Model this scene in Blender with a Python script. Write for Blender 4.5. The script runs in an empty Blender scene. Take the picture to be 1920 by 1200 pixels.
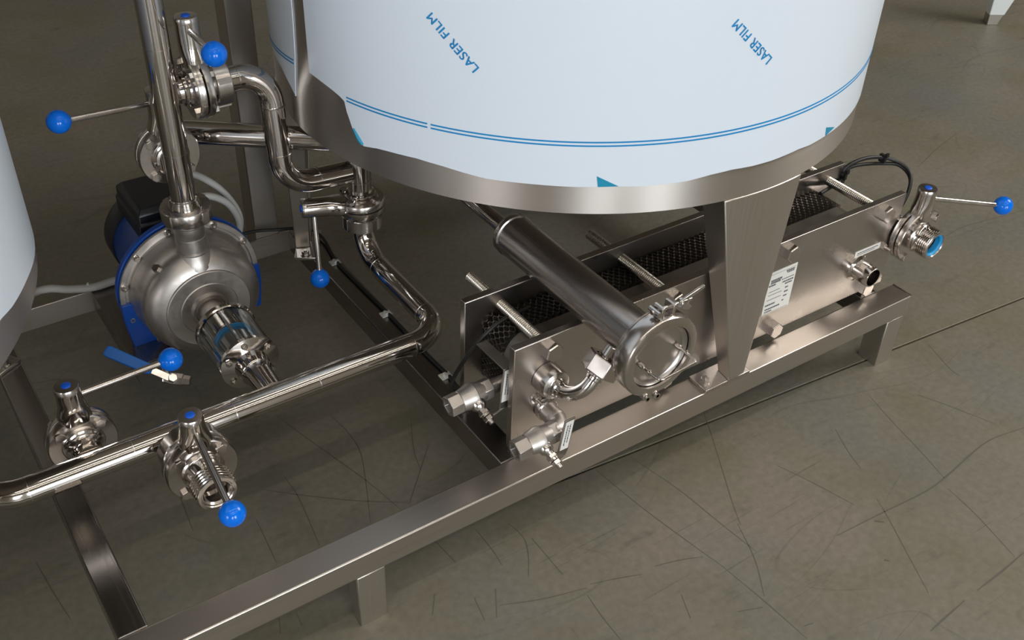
import bpy, bmesh, math, random
from mathutils import Vector, Matrix
random.seed(4)
PI = math.pi
V = Vector
scene = bpy.context.scene
COL = scene.collection

# ------------------------------------------------------------------ camera
cam = bpy.data.cameras.new('camera')
cam.sensor_width = 36.0
cam.lens = 37.135
cam.clip_start = 0.05
camo = bpy.data.objects.new('camera', cam)
COL.objects.link(camo)
_r = V((0.82708669, -0.31894092, 0.46282211))
camo.matrix_world = Matrix(((0.82708669, 0.31894092, -0.46282211, 0.0),
                            (-0.56112458, 0.51637411, -0.64691343, 0.0),
                            (0.03266220, 0.79475434, 0.60605174, 1.7),
                            (0, 0, 0, 1)))
# the rows of the calibrated rotation are right, down, forward
R0 = V((0.82708669, -0.56112458, 0.03266220))
R1 = V((-0.31894092, -0.51637411, -0.79475434))
R2 = V((0.46282211, 0.64691343, -0.60605174))
camo.matrix_world = Matrix(((R0.x, -R1.x, -R2.x, 0.0), (R0.y, -R1.y, -R2.y, 0.0),
                            (R0.z, -R1.z, -R2.z, 1.7), (0, 0, 0, 1)))
scene.camera = camo

# ------------------------------------------------------------------ world, lights, exposure
world = bpy.data.worlds.new('world')
scene.world = world
world.use_nodes = True
world.node_tree.nodes['Background'].inputs[0].default_value = (0.9, 0.95, 1.0, 1)
world.node_tree.nodes['Background'].inputs[1].default_value = 0.3
vs = scene.view_settings
vs.view_transform = 'Standard'
vs.look = 'None'
vs.exposure = 0.0
vs.gamma = 1.0
vs.use_curve_mapping = False


def area(name, loc, target, sx, sy, power, col):
    l = bpy.data.lights.new(name, 'AREA')
    l.shape = 'RECTANGLE'
    l.size = sx
    l.size_y = sy
    l.energy = power
    l.color = col
    o = bpy.data.objects.new(name, l)
    COL.objects.link(o)
    o.location = loc
    d = V(target) - V(loc)
    o.rotation_euler = d.to_track_quat('-Z', 'Y').to_euler()
    return o


# daylight through the hall's gate and side window, strip lamps under the roof
area('gate_daylight', (-2.8, -8.2, 1.9), (1.0, 1.5, 0.6), 2.3, 3.2, 290, (0.88, 0.95, 1.0))
area('gate_daylight', (0.9, -8.2, 1.9), (1.2, 1.5, 0.6), 2.3, 3.2, 290, (0.88, 0.95, 1.0))
area('side_window', (-8.6, -3.4, 2.4), (0.6, 1.4, 0.6), 3.4, 3.2, 270, (0.97, 0.97, 1.0))
area('roof_light', (6.6, -0.4, 4.4), (2.4, 0.4, 0.0), 2.6, 2.6, 215, (1.0, 0.96, 0.90))
for k, yy in enumerate((-5.0, -2.6, -0.2)):
    area('strip_lamp', (1.2, yy, 5.6), (1.2, yy, 0), 9.0, 0.16, 56, (1.0, 0.93, 0.82))

# ------------------------------------------------------------------ mesh builder


def frame_of(d):
    d = V(d).normalized()
    a = V((0, 0, 1)) if abs(d.z) < 0.9 else V((1, 0, 0))
    u = d.cross(a).normalized()
    w = d.cross(u).normalized()
    return u, w


class MB:
    def __init__(s):
        s.v = []
        s.f = []

    def loft(s, rings, closed=True, caps=True, loop=False):
        n = len(rings[0])
        b = len(s.v)
        for r in rings:
            s.v += [V(p) for p in r]
        m = len(rings)
        for i in range(m if loop else m - 1):
            j = (i + 1) % m
            for k in range(n if closed else n - 1):
                l = (k + 1) % n
                s.f.append((b + i * n + k, b + i * n + l, b + j * n + l, b + j * n + k))
        if caps and not loop and closed:
            s.f.append(tuple(b + k for k in reversed(range(n))))
            s.f.append(tuple(b + (m - 1) * n + k for k in range(n)))
        return s

    def lathe(s, o, d, prof, seg=32, a0=0.0):
        """prof: (distance along d, radius)"""
        o = V(o)
        d = V(d).normalized()
        u, w = frame_of(d)
        rings = []
        for t, r in prof:
            r = max(r, 1e-5)
            rings.append([o + d * t + (u * math.cos(a0 + 2 * PI * k / seg) + w * math.sin(a0 + 2 * PI * k / seg)) * r
                          for k in range(seg)])
        return s.loft(rings)

    def cyl(s, p0, p1, r, seg=24, ch=0.0):
        p0 = V(p0)
        p1 = V(p1)
        L = (p1 - p0).length
        if ch:
            pr = [(0, r - ch), (ch, r), (L - ch, r), (L, r - ch)]
        else:
            pr = [(0, r), (L, r)]
        return s.lathe(p0, p1 - p0, pr, seg)

    def ring(s, p0, p1, r0, r1, seg=32):
        """hollow cylinder, r0 inner, r1 outer"""
        p0 = V(p0)
        p1 = V(p1)
        L = (p1 - p0).length
        d = (p1 - p0).normalized()
        u, w = frame_of(d)
        c = min(0.0012, L * .2, (r1 - r0) * .3)
        prof = [(0, r0), (0, r1 - c), (c, r1), (L - c, r1), (L, r1 - c), (L, r0)]
        return s.hollow(p0, d, prof, seg)

    def hollow(s, o, d, prof, seg=32, a0=0.0):
        o = V(o)
        d = V(d).normalized()
        u, w = frame_of(d)
        rings = [[o + d * t + (u * math.cos(a0 + 2 * PI * k / seg) + w * math.sin(a0 + 2 * PI * k / seg)) * r for k in range(seg)]
                 for t, r in prof]
        return s.loft(rings, loop=True)

    def tube(s, path, r, seg=16, caps=True):
        P = [V(p) for p in path]
        n = len(P)
        rad = r if isinstance(r, (list, tuple)) else [r] * n
        t = [(P[min(i + 1, n - 1)] - P[max(i - 1, 0)]).normalized() for i in range(n)]
        u, w = frame_of(t[0])
        rings = []
        for i in range(n):
            if i:
                q = t[i - 1].rotation_difference(t[i])
                u = q @ u
            u = (u - t[i] * u.dot(t[i])).normalized()
            w = t[i].cross(u)
            rings.append([P[i] + (u * math.cos(2 * PI * k / seg) + w * math.sin(2 * PI * k / seg)) * rad[i]
                          for k in range(seg)])
        return s.loft(rings, caps=caps)

    def box(s, a, b):
        x0, y0, z0 = a
        x1, y1, z1 = b
        return s.loft([[(x0, y0, z0), (x1, y0, z0), (x1, y1, z0), (x0, y1, z0)],
                       [(x0, y0, z1), (x1, y0, z1), (x1, y1, z1), (x0, y1, z1)]])

    def prism(s, poly, ext):
        e = V(ext)
        return s.loft([[V(p) for p in poly], [V(p) + e for p in poly]])

    def hexa(s, o, d, r, h, ch=0.12):
        o = V(o)
        d = V(d).normalized()
        return s.lathe(o, d, [(0, r), (h * (1 - ch), r), (h, r * .9)], 6, a0=0.3)

    def sphere(s, c, r, seg=32, n=16):
        return s.lathe(V(c) - V((0, 0, r)), (0, 0, 1),
                       [(r - r * math.cos(PI * i / n), r * math.sin(PI * i / n)) for i in range(n + 1)], seg)

    def add(s, o):
        b = len(s.v)
        s.v += o.v
        s.f += [tuple(b + i for i in f) for f in o.f]
        return s


def root_loc(o):
    p = V((0, 0, 0))
    while o is not None:
        p += V(o.location)
        o = o.parent
    return p


def build(name, mb, m, parent=None, loc=None, bevel=0.0, sharp=35, label=None, fix=True):
    base = root_loc(parent) if parent else V(loc or (0, 0, 0))
    me = bpy.data.meshes.new(name)
    me.from_pydata([tuple(p - base) for p in mb.v], [], mb.f)
    if fix:
        bm = bmesh.new()
        bm.from_mesh(me)
        bmesh.ops.remove_doubles(bm, verts=bm.verts, dist=1e-6)
        bmesh.ops.recalc_face_normals(bm, faces=bm.faces)
        bm.to_mesh(me)
        bm.free()
    me.materials.append(m)
    for p in me.polygons:
        p.use_smooth = True
    me.set_sharp_from_angle(angle=math.radians(sharp))
    o = bpy.data.objects.new(name, me)
    COL.objects.link(o)
    if parent:
        o.parent = parent
    else:
        o.location = base
    if bevel:
        b = o.modifiers.new('bevel', 'BEVEL')
        b.width = bevel
        b.segments = 2
        b.limit_method = 'ANGLE'
        b.angle_limit = math.radians(40)
        b.harden_normals = False
    if label:
        o['label'] = label
    return o


def thing(name, label, cat, loc, group=None):
    o = bpy.data.objects.new(name, None)
    o.empty_display_size = 0.05
    COL.objects.link(o)
    o.location = loc
    o['label'] = label
    o['category'] = cat
    if group:
        o['group'] = group
    return o


def arc_path(pts, R, n=10):
    """polyline with rounded corners of radius R (or list of radii)"""
    P = [V(p) for p in pts]
    out = [P[0]]
    for i in range(1, len(P) - 1):
        r = R[i - 1] if isinstance(R, (list, tuple)) else R
        a = (P[i - 1] - P[i]).normalized()
        b = (P[i + 1] - P[i]).normalized()
        ang = a.angle(b)
        if ang > PI - 0.02 or r <= 0:
            out.append(P[i])
            continue
        t = r / math.tan(ang / 2)
        c = P[i] + (a + b).normalized() * (r / math.sin(ang / 2))
        p0 = P[i] + a * t
        p1 = P[i] + b * t
        e0 = p0 - c
        e1 = p1 - c
        tot = e0.angle(e1)
        ax = e0.cross(e1).normalized()
        for k in range(n + 1):
            out.append(c + Matrix.Rotation(tot * k / n, 3, ax) @ e0)
    out.append(P[-1])
    return out


def smooth_path(pts, n=8):
    """Catmull-Rom through points"""
    P = [V(p) for p in pts]
    P = [P[0] * 2 - P[1]] + P + [P[-1] * 2 - P[-2]]
    out = []
    for i in range(1, len(P) - 2):
        for k in range(n):
            t = k / n
            a, b, c, d = P[i - 1], P[i], P[i + 1], P[i + 2]
            out.append(0.5 * ((2 * b) + (c - a) * t + (2 * a - 5 * b + 4 * c - d) * t * t + (3 * b - a - 3 * c + d) * t ** 3))
    out.append(P[-2])
    return out


# ------------------------------------------------------------------ materials


def mat(name, col, rough=0.5, metal=0.0, spec=0.5, coat=0.0):
    m = bpy.data.materials.new(name)
    m.use_nodes = True
    p = m.node_tree.nodes['Principled BSDF']
    p.inputs['Base Color'].default_value = (*col, 1)
    p.inputs['Roughness'].default_value = rough
    p.inputs['Metallic'].default_value = metal
    p.inputs['Specular IOR Level'].default_value = spec
    p.inputs['Coat Weight'].default_value = coat
    p.inputs['Coat Roughness'].default_value = 0.08
    return m


def steel(name, col, rough, grain=(1, 1, 1), bump=0.0, vary=0.06, aniso=0.0):
    """stainless steel with brushed grain stretched along one object axis"""
    m = mat(name, col, rough, 1.0)
    nt = m.node_tree
    N = nt.nodes
    L = nt.links
    p = N['Principled BSDF']
    tc = N.new('ShaderNodeTexCoord')
    mp = N.new('ShaderNodeMapping')
    mp.inputs['Scale'].default_value = grain
    nz = N.new('ShaderNodeTexNoise')
    nz.inputs['Scale'].default_value = 1.0
    nz.inputs['Detail'].default_value = 3
    L.new(tc.outputs['Object'], mp.inputs['Vector'])
    L.new(mp.outputs['Vector'], nz.inputs['Vector'])
    r = N.new('ShaderNodeMapRange')
    r.inputs['From Min'].default_value = 0.3
    r.inputs['From Max'].default_value = 0.7
    r.inputs['To Min'].default_value = rough - vary
    r.inputs['To Max'].default_value = rough + vary
    L.new(nz.outputs['Fac'], r.inputs['Value'])
    L.new(r.outputs['Result'], p.inputs['Roughness'])
    if bump:
        b = N.new('ShaderNodeBump')
        b.inputs['Strength'].default_value = bump
        b.inputs['Distance'].default_value = 0.0008
        L.new(nz.outputs['Fac'], b.inputs['Height'])
        L.new(b.outputs['Normal'], p.inputs['Normal'])
    return m


M = {}
M['polish'] = steel('polished_steel', (0.60, 0.56, 0.53), 0.09, (6, 6, 6), 0.0, 0.02)
M['satin'] = steel('satin_steel', (0.60, 0.56, 0.53), 0.22, (40, 40, 40), 0.0, 0.05)
M['cast'] = steel('cast_steel', (0.52, 0.48, 0.45), 0.43, (90, 90, 90), 0.08, 0.05)
M['brush_x'] = steel('brushed_steel_long', (0.58, 0.53, 0.48), 0.34, (3, 500, 500), 0.02, 0.03)
M['brush_y'] = steel('brushed_steel_cross', (0.30, 0.275, 0.255), 0.25, (500, 3, 500), 0.02, 0.03)  # base darkened: dark reflection on the cross rails is put into the colour
M['brush_z'] = steel('brushed_steel_upright', (0.60, 0.555, 0.51), 0.36, (500, 500, 3), 0.02, 0.03)
M['plate'] = steel('plate_steel', (0.52, 0.48, 0.45), 0.30, (14, 14, 14), 0.0, 0.05)
M['drum'] = steel('ground_steel', (0.52, 0.48, 0.46), 0.26, (4, 4, 500), 0.0, 0.02)
# shell sheet ground round the circumference: highlights spread upright
M['shell'] = steel('shell_steel', (0.62, 0.575, 0.54), 0.40, (4, 4, 600), 0.0, 0.02)
_nt = M['shell'].node_tree
_tg = _nt.nodes.new('ShaderNodeTangent')
_tg.direction_type = 'RADIAL'
_tg.axis = 'Z'
_p = _nt.nodes['Principled BSDF']
_p.inputs['Anisotropic'].default_value = 0.85
_p.inputs['Anisotropic Rotation'].default_value = 0.25
_nt.links.new(_tg.outputs['Tangent'], _p.inputs['Tangent'])
M['rod'] = steel('zinc_rod', (0.55, 0.52, 0.47), 0.3, (30, 30, 30), 0.0, 0.05)
M['gold_rod'] = steel('bronzed_rod', (0.45, 0.40, 0.30), 0.35, (30, 30, 30), 0.0, 0.05)
M['pack'] = steel('pack_steel', (0.34, 0.31, 0.28), 0.42, (20, 20, 20), 0.0, 0.06)
M['knob'] = mat('blue_knob_plastic', (0.001, 0.150, 0.74), 0.10, 0, 0.4, 0.0)
M['button'] = mat('blue_button_plastic', (0.006, 0.10, 0.62), 0.35)
M['pump_blue'] = mat('blue_motor_paint', (0.002, 0.048, 0.27), 0.3)
M['lever_blue'] = mat('blue_lever_sleeve', (0.005, 0.13, 0.50), 0.45)
M['black'] = mat('black_plastic', (0.012, 0.013, 0.018), 0.38)
M['rubber'] = mat('black_rubber', (0.012, 0.012, 0.012), 0.55)
M['cable_black'] = mat('black_cable_sheath', (0.015, 0.015, 0.015), 0.45)
M['cable_grey'] = mat('grey_cable_sheath', (0.42, 0.41, 0.39), 0.5)
M['tie'] = mat('white_nylon_tie', (0.65, 0.64, 0.6), 0.45)
M['gasket'] = mat('cyan_gasket', (0.02, 0.30, 0.62), 0.4)
M['paper'] = mat('label_paper', (0.72, 0.70, 0.66), 0.5)
M['ink'] = mat('grey_print', (0.09, 0.09, 0.11), 0.6)
M['stripe'] = mat('blue_film_print', (0.01, 0.24, 0.55), 0.4)
M['teal'] = mat('teal_film_back', (0.01, 0.26, 0.42), 0.35)
M['wrap'] = mat('white_wrap_film', (0.72, 0.76, 0.76), 0.35)
M['wall'] = mat('painted_wall', (0.62, 0.58, 0.52), 0.8)
M['roof'] = mat('roof_sheet', (0.36, 0.32, 0.26), 0.7)


def film_mat():
    m = mat('white_protective_film', (0.70, 0.765, 0.85), 0.32, 0, 0.5)
    nt = m.node_tree
    N = nt.nodes
    L = nt.links
    tc = N.new('ShaderNodeTexCoord')
    mp = N.new('ShaderNodeMapping')
    mp.inputs['Scale'].default_value = (5, 5, 2)
    nz = N.new('ShaderNodeTexNoise')
    nz.inputs['Scale'].default_value = 1.5
    nz.inputs['Detail'].default_value = 2
    b = N.new('ShaderNodeBump')
    b.inputs['Strength'].default_value = 0.12
    b.inputs['Distance'].default_value = 0.004
    L.new(tc.outputs['Object'], mp.inputs['Vector'])
    L.new(mp.outputs['Vector'], nz.inputs['Vector'])
    L.new(nz.outputs['Fac'], b.inputs['Height'])
    L.new(b.outputs['Normal'], N['Principled BSDF'].inputs['Normal'])
    return m


M['film'] = film_mat()


def glass_mat():
    m = mat('clear_glass', (0.9, 0.95, 1.0), 0.03, 0, 0.5)
    p = m.node_tree.nodes['Principled BSDF']
    p.inputs['Transmission Weight'].default_value = 1.0
    p.inputs['IOR'].default_value = 1.45
    return m


M['glass'] = glass_mat()


def floor_mat():
    m = mat('worn_concrete', (0.16, 0.15, 0.13), 0.5, 0, 0.35)
    nt = m.node_tree
    N = nt.nodes
    L = nt.links
    p = N['Principled BSDF']
    tc = N.new('ShaderNodeTexCoord')

    def noise(scale, detail=4, sc=(1, 1, 1), rot=0.0, rough=0.55, dist=0.0):
        mp = N.new('ShaderNodeMapping')
        mp.inputs['Scale'].default_value = sc
        mp.inputs['Rotation'].default_value = (0, 0, rot)
        n = N.new('ShaderNodeTexNoise')
        n.inputs['Scale'].default_value = scale
        n.inputs['Detail'].default_value = detail
        n.inputs['Roughness'].default_value = rough
        n.inputs['Distortion'].default_value = dist
        L.new(tc.outputs['Object'], mp.inputs['Vector'])
        L.new(mp.outputs['Vector'], n.inputs['Vector'])
        return n.outputs['Fac']

    def ramp(x, stops):
        r = N.new('ShaderNodeValToRGB')
        e = r.color_ramp.elements
        while len(e) < len(stops):
            e.new(0.5)
        for i, (pos, c) in enumerate(stops):
            e[i].position = pos
            e[i].color = (*c, 1)
        L.new(x, r.inputs['Fac'])
        return r.outputs['Color']

    def mix(f, a, b, mode='MIX'):
        x = N.new('ShaderNodeMix')
        x.data_type = 'RGBA'
        x.blend_type = mode
        if isinstance(f, float):
            x.inputs[0].default_value = f
        else:
            L.new(f, x.inputs[0])
        for i, y in ((6, a), (7, b)):
            if isinstance(y, tuple):
                x.inputs[i].default_value = (*y, 1)
            else:
                L.new(y, x.inputs[i])
        return x.outputs[2]

    def line(x, w):
        """thin contour of a noise field at 0.5"""
        a = N.new('ShaderNodeMath')
        a.operation = 'SUBTRACT'
        a.inputs[1].default_value = 0.5
        L.new(x, a.inputs[0])
        b = N.new('ShaderNodeMath')
        b.operation = 'ABSOLUTE'
        L.new(a.outputs[0], b.inputs[0])
        c = N.new('ShaderNodeMapRange')
        c.inputs['From Min'].default_value = 0.0
        c.inputs['From Max'].default_value = w
        c.inputs['To Min'].default_value = 1.0
        c.inputs['To Max'].default_value = 0.0
        L.new(b.outputs[0], c.inputs['Value'])
        return c.outputs['Result']

    def mul(a, b):
        x = N.new('ShaderNodeMath')
        x.operation = 'MULTIPLY'
        for i, y in ((0, a), (1, b)):
            if isinstance(y, float):
                x.inputs[i].default_value = y
            else:
                L.new(y, x.inputs[i])
        return x.outputs[0]

    base = ramp(noise(1.6, 4), [(0.32, (0.165, 0.156, 0.134)), (0.5, (0.186, 0.170, 0.132)), (0.68, (0.208, 0.182, 0.150))])
    olive = ramp(noise(3.1, 3, rot=0.7), [(0.5, (0, 0, 0)), (0.72, (1, 1, 1))])
    c = mix(mul(olive, 0.7), base, (0.152, 0.136, 0.080))
    grey = ramp(noise(2.3, 3, rot=2.1), [(0.52, (0, 0, 0)), (0.75, (1, 1, 1))])
    c = mix(mul(grey, 0.6), c, (0.155, 0.158, 0.150))
    fine = ramp(noise(60, 3), [(0.3, (0.82, 0.82, 0.82)), (0.7, (1.12, 1.12, 1.12))])
    c = mix(0.7, c, fine, 'MULTIPLY')
    # dark smears
    sm = ramp(noise(7, 5, sc=(1, 3.0, 1), rot=0.9, rough=0.65), [(0.60, (0, 0, 0)), (0.74, (1, 1, 1))])
    c = mix(mul(sm, 0.45), c, (0.07, 0.066, 0.055))
    # tyre and drag scratches in a few directions
    for rot, sc, w, k, s2 in ((0.35, (1.1, 2.6, 1), 0.004, 0.30, 3.3), (1.25, (0.7, 2.9, 1), 0.003, 0.30, 2.7),
                              (2.2, (0.6, 2.4, 1), 0.003, 0.28, 2.1), (2.9, (1.4, 3.1, 1), 0.003, 0.28, 4.1)):
        ln = line(noise(1.3, 0, sc=sc, rot=rot, dist=0.4), w)
        mk = ramp(noise(s2, 2, rot=rot), [(0.5, (0, 0, 0)), (0.6, (1, 1, 1))])
        c = mix(mul(mul(ln, mk), k), c, (0.05, 0.047, 0.04))
    for rot in (0.15, 2.1):
        st = ramp(noise(1.0, 2, sc=(2.2, 120, 1), rot=rot), [(0.66, (0, 0, 0)), (0.72, (1, 1, 1))])
        mk = ramp(noise(2.6, 2, rot=rot + 1), [(0.5, (0, 0, 0)), (0.6, (1, 1, 1))])
        c = mix(mul(mul(st, mk), 0.35), c, (0.05, 0.047, 0.04))
    L.new(c, p.inputs['Base Color'])
    rg = N.new('ShaderNodeMapRange')
    rg.inputs['To Min'].default_value = 0.38
    rg.inputs['To Max'].default_value = 0.62
    L.new(noise(4, 4), rg.inputs['Value'])
    L.new(rg.outputs['Result'], p.inputs['Roughness'])
    b = N.new('ShaderNodeBump')
    b.inputs['Strength'].default_value = 0.12
    b.inputs['Distance'].default_value = 0.002
    L.new(noise(45, 4), b.inputs['Height'])
    L.new(b.outputs['Normal'], p.inputs['Normal'])
    return m


M['floor'] = floor_mat()
M['scuff'] = mat('dark_scuff', (0.108, 0.098, 0.080), 0.7)
M['joint'] = mat('dark_joint_filler', (0.05, 0.046, 0.04), 0.8)

# ------------------------------------------------------------------ the hall
HX0, HX1, HY0, HY1, HZ = -9.0, 13.0, -8.5, 13.0, 6.2
fl = build('floor', MB().box((HX0, HY0, -0.12), (HX1, HY1, -0.012)), M['joint'])
fl['kind'] = 'structure'
# slabs with a recessed joint running along (1,-0.084)
ja = V((0.995, 1.277, 0))
jd = V((2.581 - 0.995, 1.144 - 1.277, 0)).normalized()
jn = V((-jd.y, jd.x, 0))


def onjoint(x, off):
    t = (x - ja.x - jn.x * off) / jd.x
    p = ja + jn * off + jd * t
    return (x, p.y, -0.014)


# offsets across the joint of the slab edges
offs = [-4.0, 0.0, 4.1]
g = 0.0025
lo = (HX0, HY0, -0.014), (HX1, HY0, -0.014)
edges = [[(HX0, HY0, -0.014), (HX1, HY0, -0.014)]] + [[onjoint(HX0, o), onjoint(HX1, o)] for o in offs] + \
        [[(HX0, HY1, -0.014), (HX1, HY1, -0.014)]]
for i in range(len(edges) - 1):
    a, b = edges[i], edges[i + 1]
    d0 = g if i else 0
    d1 = g if i < len(edges) - 2 else 0
    poly = [(a[0][0], a[0][1] + d0, -0.014), (a[1][0], a[1][1] + d0, -0.014),
            (b[1][0], b[1][1] - d1, -0.014), (b[0][0], b[0][1] - d1, -0.014)]
    build('slab', MB().prism(poly, (0, 0, 0.014)), M['floor'], fl, bevel=0.0015)
# long drag scratches and rubber marks seen on the slabs: (width in mm, points on the floor)
SCUFFS = [
    (2.6, [(1.147, 1.255), (1.155, 1.175), (1.164, 1.099), (1.182, 0.988), (1.198, 0.899)]),
    (2.6, [(1.198, 0.899), (1.207, 0.804), (1.211, 0.742), (1.214, 0.679)]),
    (2.6, [(1.241, 1.236), (1.265, 1.111), (1.275, 0.991), (1.285, 0.887)]),
    (2.6, [(1.486, 1.27), (1.441, 1.19), (1.384, 1.093), (1.336, 1.011), (1.309, 0.959)]),
    (2.6, [(1.306, 0.966), (1.267, 0.874), (1.217, 0.797)]),
    (2.6, [(1.506, 1.045), (1.535, 0.962), (1.562, 0.867)]),
    (2.6, [(1.712, 1.057), (1.68, 0.989), (1.661, 0.935)]),
    (2.6, [(1.878, 1.099), (1.85, 1.002), (1.825, 0.898), (1.8, 0.812)]),
    (4.5, [(1.462, 0.827), (1.597, 0.818), (1.734, 0.808), (1.832, 0.816), (1.932, 0.83), (2.007, 0.833), (2.105, 0.816)]),
    (2.6, [(1.619, 0.853), (1.594, 0.798), (1.556, 0.724), (1.504, 0.622)]),
    (2.6, [(1.78, 0.785), (1.766, 0.699), (1.736, 0.584)]),
    (4.5, [(1.593, 0.572), (1.681, 0.575), (1.764, 0.581)]),
    (4.5, [(1.432, 0.56), (1.474, 0.564), (1.55, 0.57)]),
    (2.6, [(0.92, 0.992), (0.913, 0.934), (0.91, 0.872)]),
    (2.6, [(1.08, 0.974), (1.137, 0.957), (1.182, 0.938)]),
    (2.6, [(1.982, 1.034), (2.015, 0.965), (2.055, 0.867)]),
    (2.6, [(0.94, 1.009), (0.992, 0.992), (1.045, 0.972)]),
    (2.6, [(1.079, 0.89), (1.056, 0.837)]),
    (6, [(1.563, 0.811), (1.578, 0.798)]),
    (6, [(1.495, 0.728), (1.502, 0.721)]),
    (2.6, [(1.145, 0.798), (1.195, 0.779)]),
    (2.6, [(1.231, 0.703), (1.252, 0.698)]),
    (2.6, [(0.619, 1.798), (0.642, 1.708), (0.679, 1.572), (0.7, 1.491), (0.72, 1.384)]),
    (2.6, [(0.727, 1.73), (0.734, 1.661), (0.729, 1.591), (0.7, 1.51), (0.647, 1.386)]),
    (2.6, [(0.552, 1.608), (0.551, 1.529), (0.531, 1.391)]),
    (2.6, [(0.885, 1.631), (0.836, 1.534), (0.815, 1.466)]),
    (2.6, [(0.869, 1.523), (0.815, 1.466), (0.742, 1.389)]),
    (2.6, [(0.497, 1.596), (0.561, 1.536), (0.651, 1.46), (0.743, 1.395)]),
    (2.6, [(0.45, 1.525), (0.444, 1.455), (0.438, 1.396)]),
    (2.6, [(0.737, 1.272), (0.743, 1.201)]),
    (2.6, [(0.825, 1.255), (0.824, 1.187), (0.819, 1.144)]),
    (2.6, [(0.893, 1.229), (0.897, 1.179), (0.878, 1.135), (0.847, 1.09)]),
    (2.6, [(0.911, 1.17), (0.909, 1.058)]),
    (2.6, [(0.728, 1.107), (0.716, 1.05)]),
    (2.6, [(0.776, 1.103), (0.739, 1.043)]),
    (2.6, [(0.668, 1.157), (0.638, 1.116)]),
    (2.6, [(0.76, 1.064), (0.842, 1.03), (0.93, 1.005)]),
    (2.6, [(0.419, 1.26), (0.416, 1.229)]),
    (2.6, [(0.386, 1.267), (0.374, 1.234)]),
    (2.6, [(2.619, 1.462), (2.738, 1.475), (2.864, 1.457), (2.999, 1.435)]),
    (2.6, [(2.934, 1.796), (3.087, 1.845), (3.263, 1.889)]),
    (2.6, [(0.036, 1.655), (0.044, 1.561), (0.054, 1.478)]),
    (2.6, [(0.344, 1.727), (0.336, 1.64), (0.328, 1.565)]),
    (2.6, [(2.173, 1.152), (2.138, 1.058), (2.135, 1.023)]),
    (2.6, [(0.172, 2.212), (0.23, 2.195), (0.27, 2.16)]),
    (2.6, [(0.177, 2.186), (0.232, 2.157)]),
]
for w, pts in SCUFFS:
    pa_ = smooth_path([(x, y, 0) for x, y in pts], 6) if len(pts) > 2 else [V((x, y, 0)) for x, y in pts]
    mbs = MB()
    rr = []
    n = len(pa_)
    for k, p in enumerate(pa_):
        d = (pa_[min(k + 1, n - 1)] - pa_[max(k - 1, 0)]).normalized()
        sdv = V((-d.y, d.x, 0)) * (w * .0005 * (.35 + .65 * math.sin(PI * (k + .3) / (n - .4)) * random.uniform(.7, 1.1)))
        rr.append([p - sdv + V((0, 0, -.001)), p + sdv + V((0, 0, -.001)), p + sdv + V((0, 0, .0003)), p - sdv + V((0, 0, .0003))])
    mbs.loft(rr)
    build('scuff_mark', mbs, M['scuff'], fl)
for nm, a, b in (('wall_left', (HX0 - .2, HY0, 0), (HX0, HY1, HZ)), ('wall_right', (HX1, HY0, 0), (HX1 + .2, HY1, HZ)),
                 ('wall_front', (HX0, HY0 - .2, 0), (HX1, HY0, HZ)), ('wall_back', (HX0, HY1, 0), (HX1, HY1 + .2, HZ))):
    build(nm, MB().box(a, b), M['wall'])['kind'] = 'structure'
build('ceiling', MB().box((HX0, HY0, HZ), (HX1, HY1, HZ + .2)), M['roof'])['kind'] = 'structure'

# ------------------------------------------------------------------ support frame
ZT = 0.197
ZB = 0.140
fr = thing('support_frame', 'brushed steel floor frame of long rails on short legs under the tanks and heat exchanger', 'frame', (1.0, 1.2, 0))
rail = MB().prism([(-0.9, 1.165, ZB), (-0.9, 1.165, ZT), (-0.9, 1.225, ZT), (-0.9, 1.225, ZB)], (2.944, 0, 0))
build('front_rail', rail, M['brush_x'], fr, bevel=0.003)
build('end_cap', MB().box((2.0435, 1.167, ZB + .002), (2.046, 1.223, ZT + .0015)), M['satin'], fr)
build('cross_rail', MB().box((0.101, 1.2255, ZB), (0.152, 2.226, ZT)), M['brush_y'], fr, bevel=0.0025)
build('cross_rail', MB().box((0.864, 1.2255, ZB), (0.921, 2.17, ZT)), M['brush_y'], fr, bevel=0.0025)
build('cross_rail', MB().box((1.93, 1.2255, ZB), (1.985, 2.19, ZT)), M['brush_y'], fr, bevel=0.0025)
build('corner_angle', MB().box((0.864, 2.17, ZB), (0.869, 2.226, ZT)), M['brush_y'], fr)
build('back_rail', MB().box((-0.9, 2.226, ZB), (0.869, 2.231, ZT)), M['brush_x'], fr, bevel=0.001)
# pump tray: folded sheet between the back rail and the pump
tr = MB().box((0.357, 1.90, ZT - .003), (0.640, 2.2255, ZT)).box((0.357, 1.90, ZB), (0.360, 2.2255, ZT - .003)) \
    .box((0.637, 1.90, ZB), (0.640, 2.2255, ZT - .003))
build('pump_tray', tr, M['brush_y'], fr)


def frame_leg(x0, x1, y0, dt, db):
    m = MB()
    t = 0.004
    # front plate and two side plates folded back, side plates taper
    m.prism([(x0, y0, 0), (x1, y0, 0), (x1, y0, ZB - .001), (x0, y0, ZB - .001)], (0, t, 0))
    for x in (x0, x1 - t):
        m.prism([(x, y0 + t, 0), (x, y0 + db, 0), (x, y0 + dt, ZB - .001), (x, y0 + t, ZB - .001)], (t, 0, 0))
    m.prism([(x0 + t, y0 + db, 0), (x1 - t, y0 + db, 0), (x1 - t, y0 + dt, ZB - .001), (x0 + t, y0 + dt, ZB - .001)], (0, -t, 0))
    return build('leg', m, M['brush_z'], fr, bevel=0.0015)


frame_leg(0.510, 0.567, 1.166, 0.058, 0.028)
frame_leg(1.979, 2.037, 1.166, 0.058, 0.056)
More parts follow.
